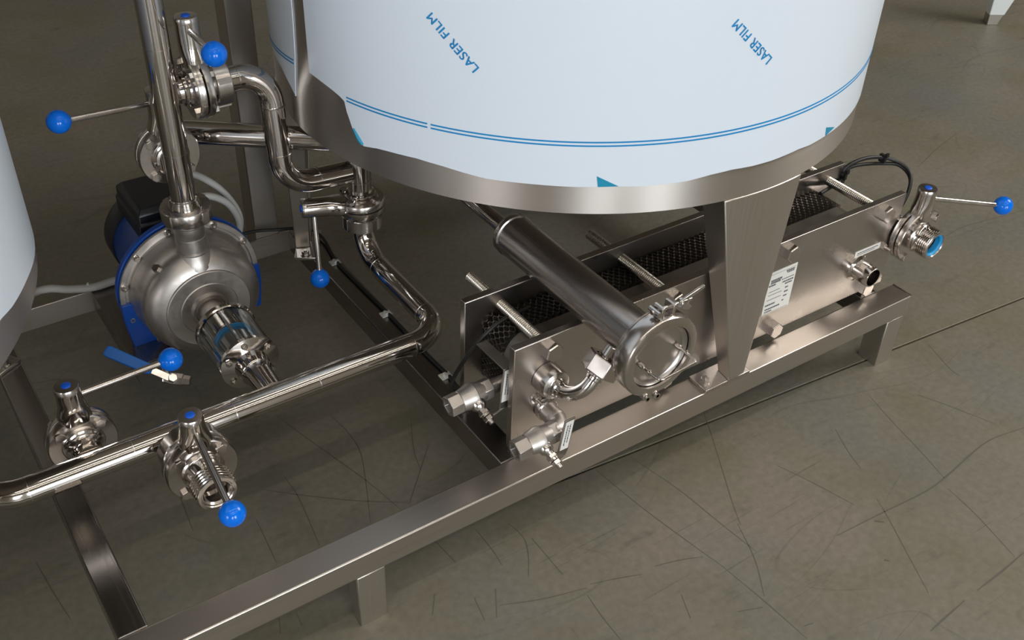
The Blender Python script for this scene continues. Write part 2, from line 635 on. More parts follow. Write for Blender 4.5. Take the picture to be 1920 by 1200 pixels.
# square post on the back rail
post = MB().box((0.778, 2.2325, 0.142), (0.842, 2.297, 2.3))
build('post', post, M['brush_z'], fr, bevel=0.003)

# ------------------------------------------------------------------ tanks


def cylpt(c, r, deg, z):
    a = math.radians(deg)
    return V((c[0] + r * math.cos(a), c[1] + r * math.sin(a), z))


def tank_shell(c, r, z0, z1, t):
    prof = [(z0, r - .004), (z0, r), (z1, r), (z1 + .10, r * .6), (z1 + .14, 0.02), (z1 + .13, 0.02), (z0 + .09, 0.02),
            (z0 + .075, r * .5), (z0 + .055, r - .02), (z0 + .04, r - .004)]
    return build('shell', MB().hollow((c[0], c[1], 0), (0, 0, 1), prof, 160), M['shell'], t, sharp=30)


def film_panel(c, r, edge, top, t, name='film', th=0.0025):
    """edge: list of (deg, z) bottom outline; film hugs the shell"""
    mb = MB()
    pts = []
    for (a0, z0), (a1, z1) in zip(edge[:-1], edge[1:]):
        n = max(1, int(abs(a1 - a0) / 1.5))
        for k in range(n):
            pts.append((a0 + (a1 - a0) * k / n, z0 + (z1 - z0) * k / n))
    pts.append(edge[-1])
    outer = []
    n = 7
    for a, z in pts:
        outer.append([cylpt(c, r + th, a, z + (top - z) * k / n) for k in range(n + 1)] +
                     [cylpt(c, r + .0004, a, z + (top - z) * k / n) for k in reversed(range(n + 1))])
    mb.loft(outer)
    return build(name, mb, M['film'], t, sharp=50)


def band(c, r, f, a0, a1, h, step=1.5, th=.0006):
    """thin printed band on a cylinder, f(deg) gives its centre height"""
    mb = MB()
    n = max(1, int(abs(a1 - a0) / step))
    rings = []
    for k in range(n + 1):
        a = a0 + (a1 - a0) * k / n
        z = f(a)
        rings.append([cylpt(c, r, a, z - h), cylpt(c, r + th, a, z - h), cylpt(c, r + th, a, z + h), cylpt(c, r, a, z + h)])
    return mb.loft(rings)


def patch(c, r, poly, th=.0008, cuts=3):
    """polygon given in (deg, z) laid on a cylinder"""
    mb = MB()
    mb.loft([[cylpt(c, r, a, z) for a, z in poly], [cylpt(c, r + th, a, z) for a, z in poly]])
    return mb


def tank_leg(c, R, deg, t, xs=None, z0=0.205, z1=0.6895, foot=True, dep=(.075, .042)):
    """folded tapered leg: outer face follows the shell, wide at the tank, narrow at the foot, with returns behind"""
    a = math.radians(deg)
    n = V((math.cos(a), math.sin(a), 0))
    tg = V((-math.sin(a), math.cos(a), 0))
    o = V((c[0], c[1], 0)) + n * R
    if xs is None:
        xs = (-0.098, 0.098, -0.022, 0.022)
    l1, r1, l0, r0 = xs
    d1, d0 = dep
    th = 0.005
    m = MB()

    def P(s, dep, z):
        return o + tg * s - n * (dep + R - math.sqrt(R * R - s * s)) + V((0, 0, z))

    def section(l, r, d, z):
        k = 10
        out = [P(l + .006, d, z)] + [P(l + (r - l) * i / k, 0, z) for i in range(k + 1)] + [P(r - .006, d, z)]
        inn = [P(r - .006 - th, d, z)] + [P(r - th - (r - l - 2 * th) * i / k, th, z) for i in range(k + 1)] + [P(l + .006 + th, d, z)]
        return out + inn
    m.loft([section(l0, r0, d0, z0), section(l1, r1, d1, z1)])
    leg = build('leg', m, M['brush_z'], t, bevel=0.0022)
    if foot:
        f = MB()
        f.loft([[P(-.066, -.002, ZT), P(.066, -.002, ZT), P(.066, .056, ZT), P(-.066, .056, ZT)],
                [P(-.066, -.002, z0), P(.066, -.002, z0), P(.066, .056, z0), P(-.066, .056, z0)]])
        fp = build('foot_plate', f, M['satin'], t, bevel=0.0015)
        for s in (-.047, .05):
            b = MB()
            q = P(s, .026, z0)
            b.cyl(q, q + V((0, 0, .0025)), .0125, 20)
            b.hexa(q + V((0, 0, .0025)), (0, 0, 1), .0095, .0075)
            b.cyl(q + V((0, 0, .01)), q + V((0, 0, .0135)), .0045, 12)
            build('bolt', b, M['satin'], t)
    return leg


TC = (1.424, 1.822)
TR = 0.657
tk = thing('storage_tank', 'large round steel tank in white film with blue lettering above the heat exchanger', 'tank', (TC[0], TC[1], 0.2), 'film-wrapped tanks')
tank_shell(TC, TR, 0.69, 1.95, tk)
edge = [(-175.6, .838), (-173, .836), (-170.7, .833), (-168.6, .829), (-167.2, .825), (-166.0, .819), (-165.6, .8), (-165.0, .785),
        (-164.4, .768), (-163.5, .758), (-162.9, .748), (-162.0, .742), (-159, .749), (-156.4, .752), (-151.2, .756), (-146.5, .754), (-143, .750),
        (-139.3, .746), (-131.6, .747), (-124.7, .747), (-119, .749), (-114.9, .747), (-107.2, .749), (-103, .755), (-99.1, .757), (-95, .754),
        (-90.9, .753), (-84.3, .755), (-81.4, .752), (-70.6, .751), (-58.9, .75), (-40, .752), (-10, .748), (40, .752), (95, .75)]
fm = film_panel(TC, TR, edge, 1.93, tk)
fm2 = film_panel(TC, TR, [(171.8 - 60, .80), (171, .79), (174.5, .776), (176.3, .768), (177.8, .758), (178.4, .80), (179.3, .85), (179.9, .93), (179.9, .95)], 1.93, tk)
RF = TR + .0026


def fs(a):
    return .826 + (a + 165) * (.843 - .826) / 101.0


st = MB()
for dz in (-.0035, .0035):
    st.add(band(TC, RF, lambda a: fs(a) + dz, -165.4, -149.1, .0014))
    st.add(band(TC, RF, lambda a: fs(a) + dz, -148.5, -20, .0014))
build('printed_stripe', st, M['stripe'], fm)
st = MB()
for dz in (-.0035, .0035):
    st.add(band(TC, RF, lambda a: .834 + (a - 178.4) * .0017 + dz, 150, 178.6, .0014))
build('printed_stripe', st, M['stripe'], fm2)


def text_mesh(s, size, space=1.0, bold=0.0):
    cu = bpy.data.curves.new('text', 'FONT')
    cu.body = s
    cu.size = size
    cu.align_x = 'CENTER'
    cu.align_y = 'CENTER'
    cu.space_character = space
    cu.offset = bold
    cu.resolution_u = 4
    o = bpy.data.objects.new('text', cu)
    COL.objects.link(o)
    dg = bpy.context.evaluated_depsgraph_get()
    me = bpy.data.meshes.new_from_object(o.evaluated_get(dg))
    v = [V(x.co) for x in me.vertices]
    f = [tuple(p.vertices) for p in me.polygons]
    bpy.data.objects.remove(o)
    bpy.data.curves.remove(cu)
    bpy.data.meshes.remove(me)
    return v, f


def text_on_tank(c, r, deg, z, rot, s, size, parent):
    v0, f0 = text_mesh(s, size, 1.07, 0.0)
    v, f = [], []
    for dx, dy in ((-.0004, 0), (.0004, 0), (0, .0003), (0, -.0003)):   # heavier strokes
        f += [tuple(i + len(v) for i in q) for q in f0]
        v += [p + V((dx, dy, 0)) for p in v0]
    mb = MB()
    cr, sr = math.cos(rot), math.sin(rot)
    for p in v:
        u = p.x * cr - p.y * sr
        w = p.x * sr + p.y * cr
        mb.v.append(cylpt(c, r, deg + math.degrees(u / r), z + w))
    mb.f = f
    return build('printed_words', mb, M['stripe'], parent, fix=False)


text_on_tank(TC, RF + .0006, -144.7, .993, math.radians(136.2), 'LASER FILM', .0230, fm)
text_on_tank(TC, RF + .0006, -99.4, 1.003, math.radians(137.0), 'LASER FILM', .0230, fm)
build('film_fold', patch(TC, RF + .0003, [(-121.9, .770), (-121.6, .7485), (-118.4, .7495)]), M['teal'], fm)
build('film_fold', patch(TC, RF + .0003, [(-76.6, .772), (-76.2, .7525), (-73.2, .7585)]), M['teal'], fm)
# torn lower left edge, curling off the shell and showing its teal back
cur = MB()
rr = []
for k, (a, z, h, o) in enumerate(((-164.2, .770, .002, .001), (-163.7, .761, .005, .002), (-163.2, .754, .006, .003), (-162.7, .748, .006, .003),
                                  (-162.2, .744, .003, .002))):
    rr.append([cylpt(TC, TR + .003, a + .25, z + h), cylpt(TC, TR + .004 + o, a + .1, z + h * .6), cylpt(TC, TR + .003 + o, a - .05, z - h * .2),
               cylpt(TC, TR + .002, a, z)])
cur.loft(rr)
build('film_curl', cur, M['teal'], fm)
tank_leg(TC, .659, -90, tk, xs=(-0.107, 0.098, -0.001, 0.046))
tank_leg(TC, .659, 150, tk, dep=(.054, .037))
tank_leg(TC, .659, 30, tk)

LC = (-0.45, 1.77)
tl = thing('storage_tank', 'second film-wrapped tank cut off by the left edge, bare grey lower rim', 'tank', (LC[0], LC[1], 0.2), 'film-wrapped tanks')
tank_shell(LC, TR, 0.69, 1.95, tl)
film_panel(LC, TR, [(-150, .76), (-60, .758), (-33.9, .753), (-30.5, .745), (-23.1, .736), (-15, .72), (-7, .712), (20, .72), (100, .74)], 1.93, tl)
tank_leg(LC, .659, 30, tl)
tank_leg(LC, .659, -90, tl, z0=0.205)

# ------------------------------------------------------------------ pipes
RP = 0.0255
ZP = 0.312
YP = 1.522
XP = 0.526


def pipe(t, path, seams=(), name='tube', r=RP, seg=32):
    o = build(name, MB().tube(path, r, seg), M['polish'], t, sharp=40)
    for (p, d) in seams:
        p = V(p)
        d = V(d).normalized()
        build('weld_seam', MB().lathe(p - d * .0018, d, [(0, r - .001), (.0008, r + .0005), (.0028, r + .0005), (.0036, r - .001)], 32), M['satin'], t)
    return o


XV = 0.913
YV = 1.885
mp_ = thing('suction_pipe', 'long polished pipe along the front bending back and up to the tank outlet valve', 'pipe', (0.4, YP, ZP))
pipe(mp_, arc_path([(-0.02, 1.75, ZP), (-0.02, YP, ZP), (XV, YP, ZP), (XV, YV, ZP), (XV, YV, 0.374)], [.078, .078, .075], 14),
     [((.06, YP, ZP), (1, 0, 0)), ((.245, YP, ZP), (1, 0, 0)), ((.44, YP, ZP), (1, 0, 0)), ((.615, YP, ZP), (1, 0, 0)), ((XV - .08, YP, ZP), (1, 0, 0)), ((XV, YP + .08, ZP), (0, 1, 0)),
      ((XV, YV - .078, ZP), (0, 1, 0))])
for (x, sy) in ((0.333, -1), (0.176, 1)):
    sb = MB().hollow((x, YP + sy * .016, ZP), (0, sy, 0), [(0, .022), (0, .031), (.008, .0285), (.014, .0255), (.036, .0255), (.036, .022)], 28)
    build('branch_stub', sb, M['polish'], mp_)
rs = thing('riser_pipe', 'tall polished pipe rising straight up from the pump discharge', 'pipe', (XP, 1.91, 0.57))
pipe(rs, [(XP, 1.91, 0.568), (XP, 1.91, 0.7), (XP, 1.91, 0.85), (XP, 1.91, 1.9)],
     [((XP, 1.91, .67), (0, 0, 1)), ((XP, 1.91, .89), (0, 0, 1))])
build('branch_stub', MB().hollow((XP + .016, 1.91, .797), (1, 0, 0), [(0, .020), (0, .031), (.008, .0285), (.014, .0255), (.030, .0255), (.030, .020)], 28), M['polish'], rs)
build('branch_stub', MB().hollow((XP, 1.926, .64), (0, 1, 0), [(0, .020), (0, .031), (.008, .0285), (.014, .0255), (.022, .0255), (.022, .020)], 28), M['polish'], rs)

sp = thing('return_pipe', 'S-shaped polished pipe from the upper valve down to the tank outlet', 'pipe', (.74, 1.9, .6))
pipe(sp, arc_path([(.642, 1.905, .797), (.733, 1.905, .797), (.737, 1.89, .538), (XV - .0255, YV, .532)], [.066, .070], 14),
     [((.668, 1.905, .797), (1, 0, 0)), ((.7345, 1.897, .725), (0, 0, -1)), ((.736, 1.893, .618), (0, 0, -1)), ((.815, 1.888, .536), (1, 0, 0))])
ot = thing('tank_outlet', 'short upright polished pipe under the tank above the outlet valve', 'pipe', (XV, YV, .5))
build('tube', MB().tube([(XV, YV, .484), (XV, YV, .62), (XV + .015, YV - .002, .70), (XV + .03, YV - .005, .76)], .0265, 32), M['polish'], ot)
build('weld_seam', MB().lathe((XV, YV, .505), (0, 0, 1), [(0, .026), (.001, .0276), (.003, .0276), (.004, .026)], 32), M['satin'], ot)
bp = thing('transfer_pipe', 'polished pipe running behind the post from the lower disc valve to under the tank', 'pipe', (.6, 2.0, .64))
pipe(bp, arc_path([(XP, 2.000, .64), (XP, 2.085, .64), (.86, 1.835, .64), (1.05, 1.80, .64), (1.05, 1.80, .76)], [.045, .3, .05], 12))

# ------------------------------------------------------------------ butterfly valves


def thread(o, d, L, r, n, ri):
    prof = [(0, ri), (0, r - .003)]
    for k in range(n):
        s = L * (k + .1) / n
        e = L * (k + .9) / n
        prof += [(s, r - .0030), ((s + e) / 2 - .0008, r), ((s + e) / 2 + .0008, r), (e, r - .0030)]
    prof += [(L, r - .003), (L, ri)]
    return MB().hollow(o, d, prof, 36)


def bvalve(label, c, a, t, ball, h=.132, front='thread', back='hub', rb=.063, gasket=False, seg=40, nut_r=.048, tl=.034, hl=0.0):
    """c centre, a flow axis towards the outlet side, t tower direction, ball = knob centre"""
    c = V(c)
    a = V(a).normalized()
    t = V(t).normalized()
    s = a.cross(t).normalized()
    T = thing('butterfly_valve', label, 'valve', c, 'butterfly valves with blue ball knobs')

    def P(x, y, z):
        return c + s * x + a * y + t * z
    for sg in (-1, 1):
        pr = [(.0012, .026), (.0012, rb - .003), (.0022, rb), (.0135, rb), (.0165, rb - .002), (.0165, .040), (.0195, .037), (.0195, .030), (.0195, .026)]
        build('body_half', MB().hollow(c, a * sg, pr, seg), M['satin'], T)
    for k in range(4):
        q = PI / 4 + k * PI / 2
        x, z = math.cos(q) * (rb - .0115), math.sin(q) * (rb - .0115)
        b = MB()
        b.cyl(P(x, -.0225, z), P(x, .0225, z), .0045, 12)
        b.hexa(P(x, .0165, z), a, .0102, .0075)
        b.hexa(P(x, -.0165, z), -a, .0102, .0075)
        build('bolt', b, M['satin'], T)
    # hub on the back side
    for side, kind in ((-1, back), (1, front)):
        if kind == 'hub':
            pr = [(.0195, .0255), (.0195, .036), (.024, .036), (.0255, .033), (.031, .033), (.033, .0275), (.040, .0265), (.040, .0225)]
            build('hub', MB().hollow(c, a * side, pr, 36), M['polish'], T)
        elif kind == 'nut':
            pr = [(.0195, .0255), (.0195, .032), (.026, .032), (.026, nut_r - .002), (.028, nut_r), (.056, nut_r), (.058, nut_r - .002), (.058, .027), (.058, .0256)]
            nb = MB().hollow(c, a * side, pr, 36)
            build('union_nut', nb, M['satin'], T)
            for q in (0.4, 1.97, 3.54, 5.11):
                u = s * math.cos(q) + t * math.sin(q)
                w = s * -math.sin(q) + t * math.cos(q)
                o = c + a * side * .029 + u * (nut_r - .0015)
                build('nut_lug', MB().prism([o - w * .006, o + w * .006, o + w * .006 + u * .003, o - w * .006 + u * .003], a * side * .027), M['satin'], T)
        elif kind == 'thread':
            pr = [(.0195, .026), (.0195, .036), (.023, .037), (.028, .034), (.034 + hl, .0335), (.034 + hl, .026)]
            build('hub', MB().hollow(c, a * side, pr, 36), M['polish'], T)
            build('threaded_end', thread(c + a * side * (.034 + hl), a * side, tl, .0388, 5, .0310), M['polish'], T)
            e = c + a * side * (.034 + hl + tl)
            build('end_ring', MB().hollow(e - a * side * .004, a * side, [(0, .0284), (0, .0368), (.0060, .0368), (.0075, .0350), (.0075, .0300), (.0055, .0284)], 36), M['satin'], T)
            ig = MB().hollow(e - a * side * .016, a * side, [(0, .0232), (0, .0282), (.0165, .0282), (.0165, .0262), (.0125, .0232)], 36)
            if gasket:
                build('gasket', ig, M['gasket'], T, label='cyan seal ring in the open mouth')
            else:
                build('liner', ig, M['satin'], T)
            build('disc', MB().lathe(c - a * .003, a, [(0, .0262), (.006, .0262)], 32), M['polish'], T)
    # tower
    rings = []
    n = 28
    for z, wx, wy, pw in ((rb - .016, .0300, .0175, 4), (rb - .002, .0295, .0185, 4), (rb + .008, .0268, .0205, 3), (rb + .018, .0245, .0218, 2.3),
                          (rb + .030, .0230, .0225, 2), (h - .012, .0222, .0222, 2)):
        r = []
        for k in range(n):
            q = 2 * PI * k / n
            cx, sx = math.cos(q), math.sin(q)
            m_ = (abs(cx) ** pw + abs(sx) ** pw) ** (-1 / pw)
            r.append(P(wx * cx * m_, wy * sx * m_, z))
        rings.append(r)
    build('neck', MB().loft(rings), M['polish'], T, sharp=60)
    cap = build('cap', MB().lathe(P(0, 0, h - .0125), t, [(0, .0205), (.0006, .0225), (.0085, .0230), (.0122, .0210), (.0125, .014)], 36), M['satin'], T)
    build('button', MB().lathe(P(0, 0, h - .001), t, [(0, .0085), (.0022, .0085), (.0032, .0068)], 24), M['button'], cap, label='round blue plastic button')
    # little grub screws on the neck
    d0 = (V(ball) - P(0, 0, h - .028))
    hub = P(0, 0, h - .028)
    dr = d0.normalized()
    rd = build('handle_rod', MB().lathe(hub + dr * .006, dr, [(0, .0062), (d0.length - .010, .0062)], 16), M['satin'], T)
    q = dr.cross(t).normalized()
    build('grub_screw', MB().lathe(hub + (q - dr * .6).normalized() * .0185, (q - dr * .6), [(0, .0035), (.0025, .0035), (.0032, .002)], 10), M['satin'], T)
    kb = MB()
    b = V(ball)
    nn = 18
    r = .0225
    prof = [(-r * 1.0 + .0004, .0085)] + [(-r * math.cos(PI * i / nn), r * math.sin(PI * i / nn)) for i in range(3, nn + 1)]
    kb.lathe(b, dr, prof, 36)
    build('knob', kb, M['knob'], rd, label='glossy blue ball knob', sharp=60)
    return T


bvalve('valve on the front side of the long pipe with open threaded end, knob nearest', (.335, 1.421, ZP), (0, -1, 0), (0, 0, 1), (.321, 1.213, .384), h=.122, back='nut', nut_r=.058, rb=.066, hl=.012, tl=.036)
bvalve('valve behind the left end of the long pipe, its handle pointing right', (.176, 1.602, ZP), (0, -1, 0), (0, 0, 1), (.366, 1.612, .412), h=.13, front='hub', back='hub')
bvalve('valve lying sideways under the tank rim, its handle hanging straight down', (XV, YV, .445), (0, 0, -1), (-.972, .22, .075), (.791, 1.872, .287), h=.137, front='nut', back='hub', rb=.054, nut_r=.046)
bvalve('uppermost valve beside the tall riser, its bright knob facing the viewer', (.588, 1.907, .797), (1, 0, 0), (0, 0, 1), (.565, 1.705, .943), h=.142, front='nut', back='hub')
bvalve('valve hidden behind the tall riser with a round bolted disc, handle pointing far left', (XP, 1.968, .64), (0, -1, 0), (0, 0, 1), (.331, 1.945, .770), h=.142, front='hub', back='hub', rb=.063)
bvalve('valve at the right end of the heat exchanger with cyan seal, handle pointing right', (2.052, 1.214, .350), (0, -1, 0), (0, 0, 1), (2.245, 1.125, .415), h=.128, front='thread', back='hub', gasket=True, rb=.071, tl=.026)
vp = thing('valve_elbow', 'short steel elbow joining the right-hand valve to the heat exchanger side', 'pipe', (2.05, 1.3, .35))
build('tube', MB().tube(arc_path([(2.052, 1.254, .350), (2.052, 1.325, .350), (1.94, 1.325, .350)], .05, 10), .026, 24), M['polish'], vp)

# ------------------------------------------------------------------ pump
AX = V((XP, 0, .311))
pm = thing('centrifugal_pump', 'steel centrifugal pump with round bolted casing and dark blue motor behind', 'pump', (XP, 2.0, ZT))
FW = V((0, -1, 0))


def ax(y):
    return V((XP, y, .311))


# profiles measured from the flange plane y=1.985 towards the viewer
cas = [(0, .150), (.006, .1565), (.012, .1575), (.014, .1565), (.014, .146), (.011, .144), (.011, .139), (.015, .138), (.020, .136), (.030, .130),
       (.048, .1265), (.062, .1275), (.080, .1300), (.092, .1270), (.106, .116), (.115, .104), (.1185, .0935), (.1230, .0935), (.1245, .0915), (.1240, .064),
       (.1255, .062), (.1250, .042), (.130, .0405), (.134, .039), (.134, .034), (.130, .032), (.130, .0285), (.185, .0285)]
build('casing', MB().lathe(ax(1.985), FW, cas, 96), M['cast'], pm, sharp=32)
# front foot and back plate in blue
bl = MB().lathe(ax(2.004), FW, [(0, .155), (.003, .1588), (.016, .1588), (.018, .157)], 96)
build('back_plate', bl, M['pump_blue'], pm)
ft = MB()
a0, a1 = math.radians(207), math.radians(333)
a0, a1 = math.radians(180), math.radians(360)
poly = [V((XP - .1585, 0, .311)), V((XP - .1585, 0, .262)), V((XP - .150, 0, ZT)), V((XP + .150, 0, ZT)), V((XP + .1585, 0, .262)), V((XP + .1585, 0, .311))]
inn = [AX + V((.134 * math.cos(a), 0, .134 * math.sin(a))) for a in [a1 - (a1 - a0) * k / 20 for k in range(21)]]
poly = [V((p.x, 1.964, max(p.z, ZT + .004) if k > 5 else p.z)) for k, p in enumerate(poly + inn)]
ft.loft([[p for p in poly], [p + V((0, .02, 0)) for p in poly]])
build('foot', ft, M['pump_blue'], pm, bevel=0.001)
build('foot_base', MB().box((XP - .12, 1.966, ZT), (XP + .12, 2.06, ZT + .012)), M['pump_blue'], pm, bevel=.002)
for deg in (62, 28, 102, 135, 164, 197, 343, 230, 310):
    q = math.radians(deg)
    p = AX + V((.148 * math.cos(q), 1.9695, .148 * math.sin(q)))
    b = MB()
    b.cyl(p + V((0, .003, 0)), p, .0085, 16)
    b.hollow(p, FW, [(0, .0032), (0, .0062), (.0055, .0062), (.0065, .0055), (.0065, .0032), (.003, .0032)], 16)
    b.cyl(p, p + V((0, -.003, 0)), .0034, 8)
    build('bolt', b, M['satin'], pm)
for k in range(15):
    q = math.radians(70 + 14 * k)
    p = AX + V((.082 * math.cos(q), 1.8620, .082 * math.sin(q)))
    if k % 2 == 0:
        build('rivet', MB().lathe(p, FW, [(0, .0016), (.001, .0012)], 8), M['pack'], pm)
# vent plug on the shoulder
q = math.radians(128)
p = AX + V((.122 * math.cos(q), 1.918, .122 * math.sin(q)))
build('vent_plug', MB().hexa(p, V((math.cos(q), -.5, math.sin(q))), .009, .018), M['satin'], pm)
# discharge neck, blended into the casing
nk = MB().lathe((XP, 1.912, .380), (0, 0, 1), [(0, .047), (.030, .046), (.045, .0405), (.052, .0365), (.056, .0345), (.058, .0350), (.061, .0345), (.0615, .0325), (.092, .0320),
                                             (.093, .0310), (.0955, .0310), (.0965, .0318), (.120, .0315), (.121, .030), (.135, .030)], 40)
build('discharge_neck', nk, M['cast'], pm, sharp=40)
# motor
mo = MB().lathe(ax(2.003), -FW, [(0, .10), (.004, .103), (.185, .103), (.19, .100)], 48)
build('motor', mo, M['pump_blue'], pm)
build('fan_cover', MB().lathe(ax(2.19), -FW, [(0, .105), (.004, .107), (.060, .106), (.075, .099), (.080, .08), (.082, .02)], 48), M['black'], pm)
tb = MB()
bxr = lambda e, z: [(.460 + e, 2.06 + e, z), (.592 - e, 2.06 + e, z), (.592 - e, 2.228 - e, z), (.460 + e, 2.228 - e, z)]
tb.loft([bxr(.004, .385), bxr(0, .395), bxr(0, .430), bxr(.004, .434), bxr(.004, .455), bxr(.014, .466)])
bx = build('terminal_box', tb, M['black'], pm, bevel=.004)
build('lid_screw', MB().hollow((.486, 2.0605, .412), (0, -1, 0), [(0, .005), (0, .011), (.004, .010), (.004, .005)], 16), M['black'], bx)
build('lid_screw', MB().hollow((.570, 2.0605, .412), (0, -1, 0), [(0, .005), (0, .011), (.004, .010), (.004, .005)], 16), M['black'], bx)

# union between pump and riser
un = thing('pipe_union', 'round slotted union nut joining the riser to the pump discharge', 'pipe fitting', (XP, 1.912, .51))
build('liner', MB().hollow((XP, 1.91, .515), (0, 0, 1), [(0, .020), (0, .033), (.020, .034), (.036, .034), (.046, .030), (.050, .0295), (.0505, .0272), (.0525, .0268), (.0525, .020)], 36), M['polish'], un)
build('union_nut', MB().hollow((XP, 1.91, .516), (0, 0, 1), [(0, .0345), (0, .050), (.003, .052), (.028, .052), (.031, .050), (.031, .0345)], 40), M['satin'], un)
for q in (.5, 2.07, 3.64, 5.21):
    u = V((math.cos(q), math.sin(q), 0))
    w = V((-math.sin(q), math.cos(q), 0))
    o = V((XP, 1.91, .519)) + u * .051
    build('nut_lug', MB().prism([o - w * .007, o + w * .007, o + w * .007 + u * .0035, o - w * .007 + u * .0035], (0, 0, .026)), M['satin'], un)

# sight glass between pump and long pipe
sg = thing('sight_glass', 'clear glass sight tube with blue rings between pump and long pipe', 'sight glass', (XP, 1.70, ZP))


def sa(y):
    return V((XP, y, ZP))


build('end_flange', MB().hollow(sa(1.802), FW, [(0, .022), (0, .030), (.022, .031), (.024, .062), (.026, .0645), (.036, .0645), (.038, .062), (.038, .022)], 40), M['polish'], sg)
build('end_flange', MB().hollow(sa(1.652), FW, [(0, .022), (0, .060), (.002, .0620), (.010, .0620), (.012, .056), (.017, .036), (.045, .033), (.048, .0300), (.060, .0275), (.118, .0256), (.118, .022)], 40), M['polish'], sg)
build('glass_tube', MB().hollow(sa(1.764), FW, [(0, .0560), (0, .0605), (.112, .0605), (.112, .0560)], 40), M['glass'], sg)
build('seal_ring', MB().hollow(sa(1.725), FW, [(0, .038), (0, .0445), (.004, .0445), (.004, .038)], 36), M['gasket'], sg, label='blue ring seen inside the glass')
build('inner_sleeve', MB().hollow(sa(1.764), FW, [(0, .033), (0, .0378), (.112, .0378), (.112, .033)], 36), M['polish'], sg)
for deg in (35, 100, 155, 215, 270, 325):
    q = math.radians(deg)
    u = V((math.cos(q), 0, math.sin(q))) * .0500
    b = MB().cyl(sa(1.775) + u, sa(1.630) + u, .0030, 12)
    b.hexa(sa(1.638) + u, FW, .0068, .006)
    b.hexa(sa(1.778) + u, -FW, .0068, .006)
    build('tie_bolt', b, M['satin'], sg)

# blue lever drain valve beside the pump foot
dv = thing('drain_valve', 'small drain valve with flat blue lever by the pump foot', 'valve', (.378, 1.805, .235))
pa = V((.362, 1.822, .243))
pb = V((.290, 1.884, .287))
d = (pb - pa).normalized()
sd = d.cross(V((0, -.6, .8))).normalized()
up = sd.cross(d).normalized()


def lev(s, w, h):
    return [pa + d * s - sd * w - up * h, pa + d * s + sd * w - up * h, pa + d * s + sd * w + up * h, pa + d * s - sd * w + up * h]


build('lever_sleeve', MB().loft([lev(-.012, .0085, .003), lev(-.004, .0115, .005), lev(.085, .0125, .005), lev(.092, .0095, .0035)]), M['lever_blue'], dv, bevel=.002,
      label='blue plastic lever sleeve')
build('lever_arm', MB().loft([lev(-.050, .007, .0015), lev(-.012, .007, .0015)]), M['satin'], dv)
hb = V((.402, 1.790, .222))
b = MB().hexa(hb + V((0, 0, -.004)), up, .010, .012)
b.cyl(hb - up * .03, hb, .006, 16)
build('stem_nut', b, M['satin'], dv)
vb = MB().lathe(hb - up * .012 - V((.8, -.55, -.1)) * .018, V((.8, -.55, -.1)), [(0, .010), (.012, .012), (.014, .014), (.040, .014), (.042, .012), (.056, .011)], 6)
build('body', vb, M['satin'], dv)
build('drain_pipe', MB().tube(arc_path([hb - up * .02 + V((-.005, 0, 0)), hb + V((.0, .06, -.012)), (XP - .05, 1.925, .195)], .02, 6), .007, 14), M['satin'], dv)

# ------------------------------------------------------------------ heat exchanger
hx = thing('heat_exchanger', 'plate heat exchanger of two thick steel plates clamping a stack, below the tank', 'heat exchanger', (1.45, 1.31, ZT))
X0, X1 = 0.892, 2.004
YF, YB = 1.234, 1.405
PT = 0.017
ZL, ZH = 0.213, 0.468
build('front_plate', MB().box((X0, YF, ZL), (X1, YF + PT, ZH)), M['plate'], hx, bevel=.0015)
build('back_plate', MB().box((X0 - .002, YB, ZL), (X1 - .02, YB + PT, ZH + .003)), M['plate'], hx, bevel=.0015)
for x in (X0 + .003, X1 - .063):
    for y in (YF + .001, YB):
        build('foot', MB().box((x, y, ZT), (x + .028, y + PT - .002, ZL)), M['plate'], hx)
RX = (.975, 1.288, 1.621, 1.934)
for zi, zz in enumerate((.437, .226)):
    for xi, x in enumerate(RX):
        if zi == 1 and xi == 0:
            continue
        # threaded tie rod
        prof = []
        y0, y1 = YF + PT, 1.520
        n = 54
        p_ = (y1 - y0) / n
        for k in range(n):
            prof += [(k * p_, .0102), (k * p_ + p_ * .5, .0118)]
        prof += [(y1 - y0, .0102)]
        if zi == 0:
            build('tie_rod', MB().lathe((x, y0, zz), (0, 1, 0), prof, 16), M['rod'], hx, sharp=20)
            build('nut', MB().hexa((x, YB + PT, zz), (0, 1, 0), .020, .014), M['rod'], hx)
        bt = MB().hexa((x, YF, zz), FW, .0205, .018)
        build('hex_bolt', bt, M['satin'], hx)


def rrect(x0, x1, z0, z1, r, n=8):
    pts = []
    for cx, cz, a in ((x1 - r, z1 - r, 0), (x0 + r, z1 - r, 90), (x0 + r, z0 + r, 180), (x1 - r, z0 + r, 270)):
        for k in range(n + 1):
            q = math.radians(a + 90 * k / n)
            pts.append((cx + r * math.cos(q), cz + r * math.sin(q)))
    return pts


# smooth intermediate block near the front plate
PX0, PX1, PZ0, PZ1 = .932, 1.930, .232, .418
blk = rrect(PX0 + .006, PX1 - .006, PZ0, PZ1 - .004, .055)
build('cover_block', MB().loft([[(x, 1.268, z) for x, z in blk], [(x, 1.272, z) for x, z in rrect(PX0 + .002, PX1 - .002, PZ0, PZ1, .055)],
                                [(x, 1.330, z) for x, z in rrect(PX0 + .002, PX1 - .002, PZ0, PZ1, .055)]]), M['pack'], hx, sharp=25)
build('gasket_frame', MB().loft([[(x, 1.2475, z) for x, z in rrect(PX0 - .002, PX1, PZ0 - .004, PZ1 - .012, .05)],
                                 [(x, 1.262, z) for x, z in rrect(PX0 - .002, PX1, PZ0 - .004, PZ1 - .012, .05)]]), M['rubber'], hx)
